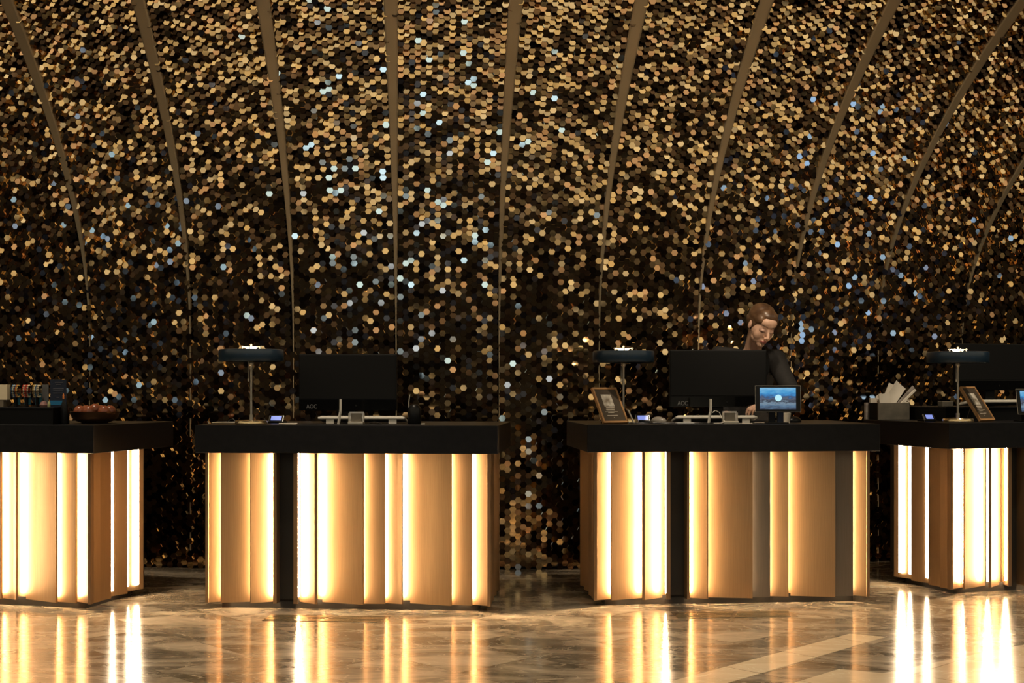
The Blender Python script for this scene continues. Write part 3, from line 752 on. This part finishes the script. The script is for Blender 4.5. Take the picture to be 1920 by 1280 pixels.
# arms
eL=Vector((1.235,8.02,1.13)); wL=Vector((1.30,7.82,1.045)); eR=Vector((1.715,7.86,1.165)); wR=Vector((1.492,7.462,1.088))
capsule(bm,SL,eL,.047,.036); capsule(bm,eL,wL,.035,.024); capsule(bm,SR,eR,.047,.036); capsule(bm,eR,wR,.035,.024)
def hand(bm, w, d, side, palmn):
    """palm, four unequal fingers bent at two knuckles, thumb from the side of the palm"""
    d=d.normalized(); n=palmn.normalized(); l=n.cross(d).normalized()*side   # l: towards the thumb
    pc=w+d*.045
    R=Matrix((l,d,n)).transposed()
    ellip(bm,pc,(.040,.050,.016),rot=R,seg=16); ellip(bm,w+d*.012,(.028,.03,.020),rot=R,seg=12)
    for i,(L0,r) in enumerate(((.070,.0085),(.078,.0088),(.072,.0085),(.057,.0075))):
        off=l*(.030-.0195*i); k0=w+d*(.082-.004*abs(i-1))+off+n*.004
        a1=math.radians(18+5*i); a2=math.radians(60+4*i); a3=math.radians(95)
        k1=k0+(d*math.cos(a1)-n*math.sin(a1))*L0*.48
        k2=k1+(d*math.cos(a2)-n*math.sin(a2))*L0*.32
        k3=k2+(d*math.cos(a3)-n*math.sin(a3))*L0*.22
        capsule(bm,w+d*.05+off*.9,k0,.0095,r+.001,seg=10); capsule(bm,k0,k1,r,r*.95,seg=10); capsule(bm,k1,k2,r*.95,r*.88,seg=10); capsule(bm,k2,k3,r*.88,r*.78,seg=10)
    t0=w+d*.02+l*.028-n*.004; t1=t0+d*.030+l*.020-n*.008; t2=t1+d*.028+l*.006-n*.008; t3=t2+d*.020-l*.002-n*.006
    capsule(bm,t0,t1,.014,.011,seg=10); capsule(bm,t1,t2,.0105,.0092,seg=10); capsule(bm,t2,t3,.0092,.008,seg=10)
dL=Vector((.1,-1,-.05)); dR=Vector((-1,-.06,-.05))
hand(bm,wL,dL,1,Vector((0.05,.25,1))); hand(bm,wR,dR,-1,Vector((0,-.25,1)))
me=remesh(bm,.0032,9,.5)
# face colouring by anatomy
for mm in (M_skin,M_lip,M_lash,M_lid): me.materials.append(mm)
nP=len(me.polygons); cc=np.zeros(nP*3); me.polygons.foreach_get('center',cc); cc=cc.reshape(-1,3)
Hinv=np.array(HR.inverted()); lc=((cc-np.array(HC))@Hinv.T)/HS
mi=np.zeros(nP,dtype=int)
x,y,z=lc[:,0],lc[:,1],lc[:,2]; front=(y<-.045)
lip=front&((x/.0235)**2+((z+.0655)/.0095)**2<1); mi[lip]=1
seam=front&(abs(x)<.021)&(abs(z+.0655-.03*abs(x))<.0013); mi[seam]=1
ax=abs(x)
lidz=front&(((ax-.031)/.021)**2+((z-.004)/.012)**2<1); mi[lidz]=3
lash=front&(abs(ax-.031)<.019)&(abs(z-(-.009+9*(ax-.031)**2))<.0026); mi[lash]=2
brow=front&(ax>.011)&(ax<.053)&(abs(z-(.0245+.006*np.sin((ax-.011)/.042*2.6)))<.0024); mi[brow]=2
me.polygons.foreach_set('material_index',mi)
# the thing's body: one continuous surface
place(me,'body',None)
# hair
bm=bmesh.new()
def hairell(c,r): hell(bm,c,r,24)
hairell((0,.032,.050),(.079,.094,.078)); hairell((0,.040,.015),(.079,.080,.072)); hairell((0,-.018,.078),(.062,.062,.040))
hairell((0,.128,-.005),(.036,.030,.034)); hairell((.048,-.010,.050),(.029,.055,.040)); hairell((-.048,-.010,.050),(.029,.055,.040)); hairell((.052,.012,.020),(.024,.050,.045)); hairell((-.052,.012,.020),(.024,.050,.045))
me=remesh(bm,.0045,4,.6); place(me,'hair',M_hair,'brown hair combed back')
# jacket
bm=bmesh.new()
ellip(bm,ch+Vector((0,.0,0)),(.178,.118,.18)); ellip(bm,wa,(.150,.108,.17)); ellip(bm,pe+Vector((0,0,.06)),(.185,.125,.16))
for s,Sx,e,w_ in ((-1,SL,eL,wL),(1,SR,eR,wR)):
    capsule(bm,Sx+Vector((s*.004,0,.004)),nb+Vector((s*.075,.035,-.035)),.066,.052)
    capsule(bm,Sx,e,.066,.052); capsule(bm,e,w_+(e-w_).normalized()*.015,.050,.040)
me=remesh(bm,.008,5,.6); place(me,'jacket',M_suit,'black suit jacket')
# lapels and collar
def strip(pts,wd,m_,name,label=None,th_=.006):
    bm=bmesh.new(); L=[];Rr=[]
    for p,o in pts:
        p=Vector(p); o=Vector(o); L.append([bm.verts.new(p+Vector((0,0,0))),bm.verts.new(p+o),bm.verts.new(p+o+Vector((0,th_,0))),bm.verts.new(p+Vector((0,th_,0)))])
    for A,B in zip(L,L[1:]):
        for k in range(4): bm.faces.new((A[k],A[(k+1)%4],B[(k+1)%4],B[k]))
    bm.faces.new(L[0]); bm.faces.new(L[-1])
    bmesh.ops.recalc_face_normals(bm,faces=bm.faces)
    me=bpy.data.meshes.new(name); bm.to_mesh(me); bm.free(); place(me,name,m_,label)
M_lapel=mat('satin_lapel',(.006,.006,.006),.85,spec=.1)
for s in (-1,1):
    q0=nb+Vector((s*.062,.03,.03)); q1=nb+Vector((s*.062,-.055,-.035)); q2=nb+Vector((s*.035,-.085,-.13)); q3=nb+Vector((s*.006,-.075,-.24))
    strip([(q0,(s*.02,.0,-.01)),(q1,(s*.035,.0,-.012)),(q2,(s*.055,.012,.0)),(q3,(s*.008,0,-.01))],.03,M_lapel,'lapel')
# trousers
bm=bmesh.new(); ellip(bm,pe,(.176,.116,.13))
for s in (-1,1):
    hp=pe+Vector((s*.085,0,-.03)); kn=Vector((hp.x+s*.01,8.24,.49)); an=Vector((hp.x+s*.015,8.28,.08))
    capsule(bm,hp,kn,.092,.072); tube([kn,an],[.072,.062],16,bm); ellip(bm,kn,(.072,.072,.072))
me=remesh(bm,.010,3,.5); place(me,'trousers',M_suit,'black trousers')
for s in (-1,1):
    bm=bmesh.new(); xx=pe.x+s*.10
    ellip(bm,(xx,8.215,.038),(.046,.130,.036)); ellip(bm,(xx,8.28,.05),(.042,.05,.05))
    for v in bm.verts: v.co.z=max(.0,v.co.z)
    me=remesh(bm,.006,2); 
    for v in me.vertices: v.co.z=max(0.002,v.co.z)
    place(me,'shoe',M_plast)

# ------------------------------------------------------------------ surroundings of the lobby (seen only in reflections) and lights
W=bpy.data.worlds.new('lobby'); S.world=W; W.use_nodes=True; nt=W.node_tree; nt.nodes.clear(); Lk=nt.links.new
tc=node('ShaderNodeTexCoord'); sp=node('ShaderNodeSeparateXYZ'); Lk(tc.outputs['Generated'],sp.inputs[0])
def math_(op,a_,b_=None,c_=None):
    n=node('ShaderNodeMath',operation=op)
    for i,v in enumerate((a_,b_,c_)):
        if v is None: continue
        if isinstance(v,(int,float)): n.inputs[i].default_value=v
        else: Lk(v,n.inputs[i])
    return n.outputs[0]
vor=node('ShaderNodeTexVoronoi'); vor.inputs['Scale'].default_value=26; Lk(tc.outputs['Generated'],vor.inputs['Vector'])
sc_=node('ShaderNodeSeparateColor'); Lk(vor.outputs['Color'],sc_.inputs[0])
Zv=sp.outputs['Z']; Xv=sp.outputs['X']; Yv=sp.outputs['Y']
# share of the lobby's lit surfaces grows above eye level
pr=node('ShaderNodeMapRange'); pr.inputs['From Min'].default_value=.125; pr.inputs['From Max'].default_value=.32; pr.inputs['To Min'].default_value=.012; pr.inputs['To Max'].default_value=1.15
Lk(Zv,pr.inputs[0])
px_=node('ShaderNodeMapRange'); px_.inputs['From Min'].default_value=.12; px_.inputs['From Max'].default_value=.6; px_.inputs['To Min'].default_value=1.; px_.inputs['To Max'].default_value=1.75
Lk(Xv,px_.inputs[0])
lit=math_('LESS_THAN',sc_.outputs[0],math_('MULTIPLY',pr.outputs[0],px_.outputs[0]))
hi=math_('LESS_THAN',Zv,.62)
back=math_('LESS_THAN',Yv,.05)
lit=math_('MULTIPLY',math_('MULTIPLY',lit,hi),back)
br=math_('MULTIPLY_ADD',sc_.outputs[1],.55,.33)
lum=math_('MULTIPLY',lit,br)
warm=node('ShaderNodeMix',data_type='RGBA'); warm.inputs['A'].default_value=(1.,.80,.46,1); warm.inputs['B'].default_value=(1.,.88,.66,1); Lk(sc_.outputs[2],warm.inputs['Factor'])
vm=node('ShaderNodeVectorMath',operation='SCALE'); Lk(warm.outputs['Result'],vm.inputs[0]); Lk(lum,vm.inputs['Scale'])
# cool daylight window openings behind the camera
def win(x0,x1,z0,z1):
    return math_('MULTIPLY',math_('MULTIPLY',math_('GREATER_THAN',Xv,x0),math_('LESS_THAN',Xv,x1)),math_('MULTIPLY',math_('MULTIPLY',math_('GREATER_THAN',Zv,z0),math_('LESS_THAN',Zv,z1)),back))
def addv(a_,b_):
    n=node('ShaderNodeVectorMath',operation='ADD'); Lk(a_,n.inputs[0]); Lk(b_,n.inputs[1]); return n.outputs[0]
def colscale(c_,s_):
    n=node('ShaderNodeVectorMath',operation='SCALE'); n.inputs[0].default_value=c_; Lk(s_,n.inputs['Scale']); return n.outputs[0]
tot=addv(vm.outputs[0],colscale((.75,1.3,2.3),win(-.13,-.03,.09,.16)))
tot=addv(tot,colscale((.35,.7,1.5),win(-.60,-.555,.03,.09)))
tot=addv(tot,colscale((.35,.7,1.7),win(.62,.68,.03,.09)))
am=node('ShaderNodeVectorMath',operation='ADD'); Lk(tot,am.inputs[0]); am.inputs[1].default_value=(.010,.008,.006)
bg=node('ShaderNodeBackground'); out=node('ShaderNodeOutputWorld'); Lk(am.outputs[0],bg.inputs[0]); bg.inputs[1].default_value=1.0; Lk(bg.outputs[0],out.inputs[0])

def area(name,loc,tgt,size,en,col):
    l=bpy.data.lights.new(name,'AREA'); l.energy=en; l.color=col; l.shape='RECTANGLE'; l.size=size[0]; l.size_y=size[1]
    o=bpy.data.objects.new(name,l); COL.objects.link(o); o.location=loc
    o.rotation_euler=(Vector(tgt)-Vector(loc)).to_track_quat('-Z','Y').to_euler(); return o
def spot(name,loc,tgt,en,ang,col=(1,.82,.60),rad=.12,blend=.6):
    l=bpy.data.lights.new(name,'SPOT'); l.energy=en; l.color=col; l.spot_size=math.radians(ang); l.spot_blend=blend; l.shadow_soft_size=rad
    o=bpy.data.objects.new(name,l); COL.objects.link(o); o.location=loc
    o.rotation_euler=(Vector(tgt)-Vector(loc)).to_track_quat('-Z','Y').to_euler(); return o
for x_ in (-2.9,-1.0,1.0,2.9): spot('floor_fill_spot',(x_,5.5,5.4),(x_*.97,5.1,0),290,56)  # unseen fill spots, added to brighten the floor
for x_,y_ in ((-2.9,7.3),(-.9,7.15),(1.2,7.3),(3.0,7.7)): spot('fill_spot',(x_,6.2,4.9),(x_,y_+.25,1.0),420,26)  # unseen fills, added to brighten the things on each desk
spot('fill_spot',(1.35,4.9,3.6),(1.48,7.95,1.5),300,16,rad=.25)  # added fill light aimed at the receptionist's face

vs=S.view_settings; S.display_settings.display_device='sRGB'; vs.view_transform='Standard'; vs.look='None'; vs.gamma=1; vs.use_curve_mapping=False; vs.exposure=0
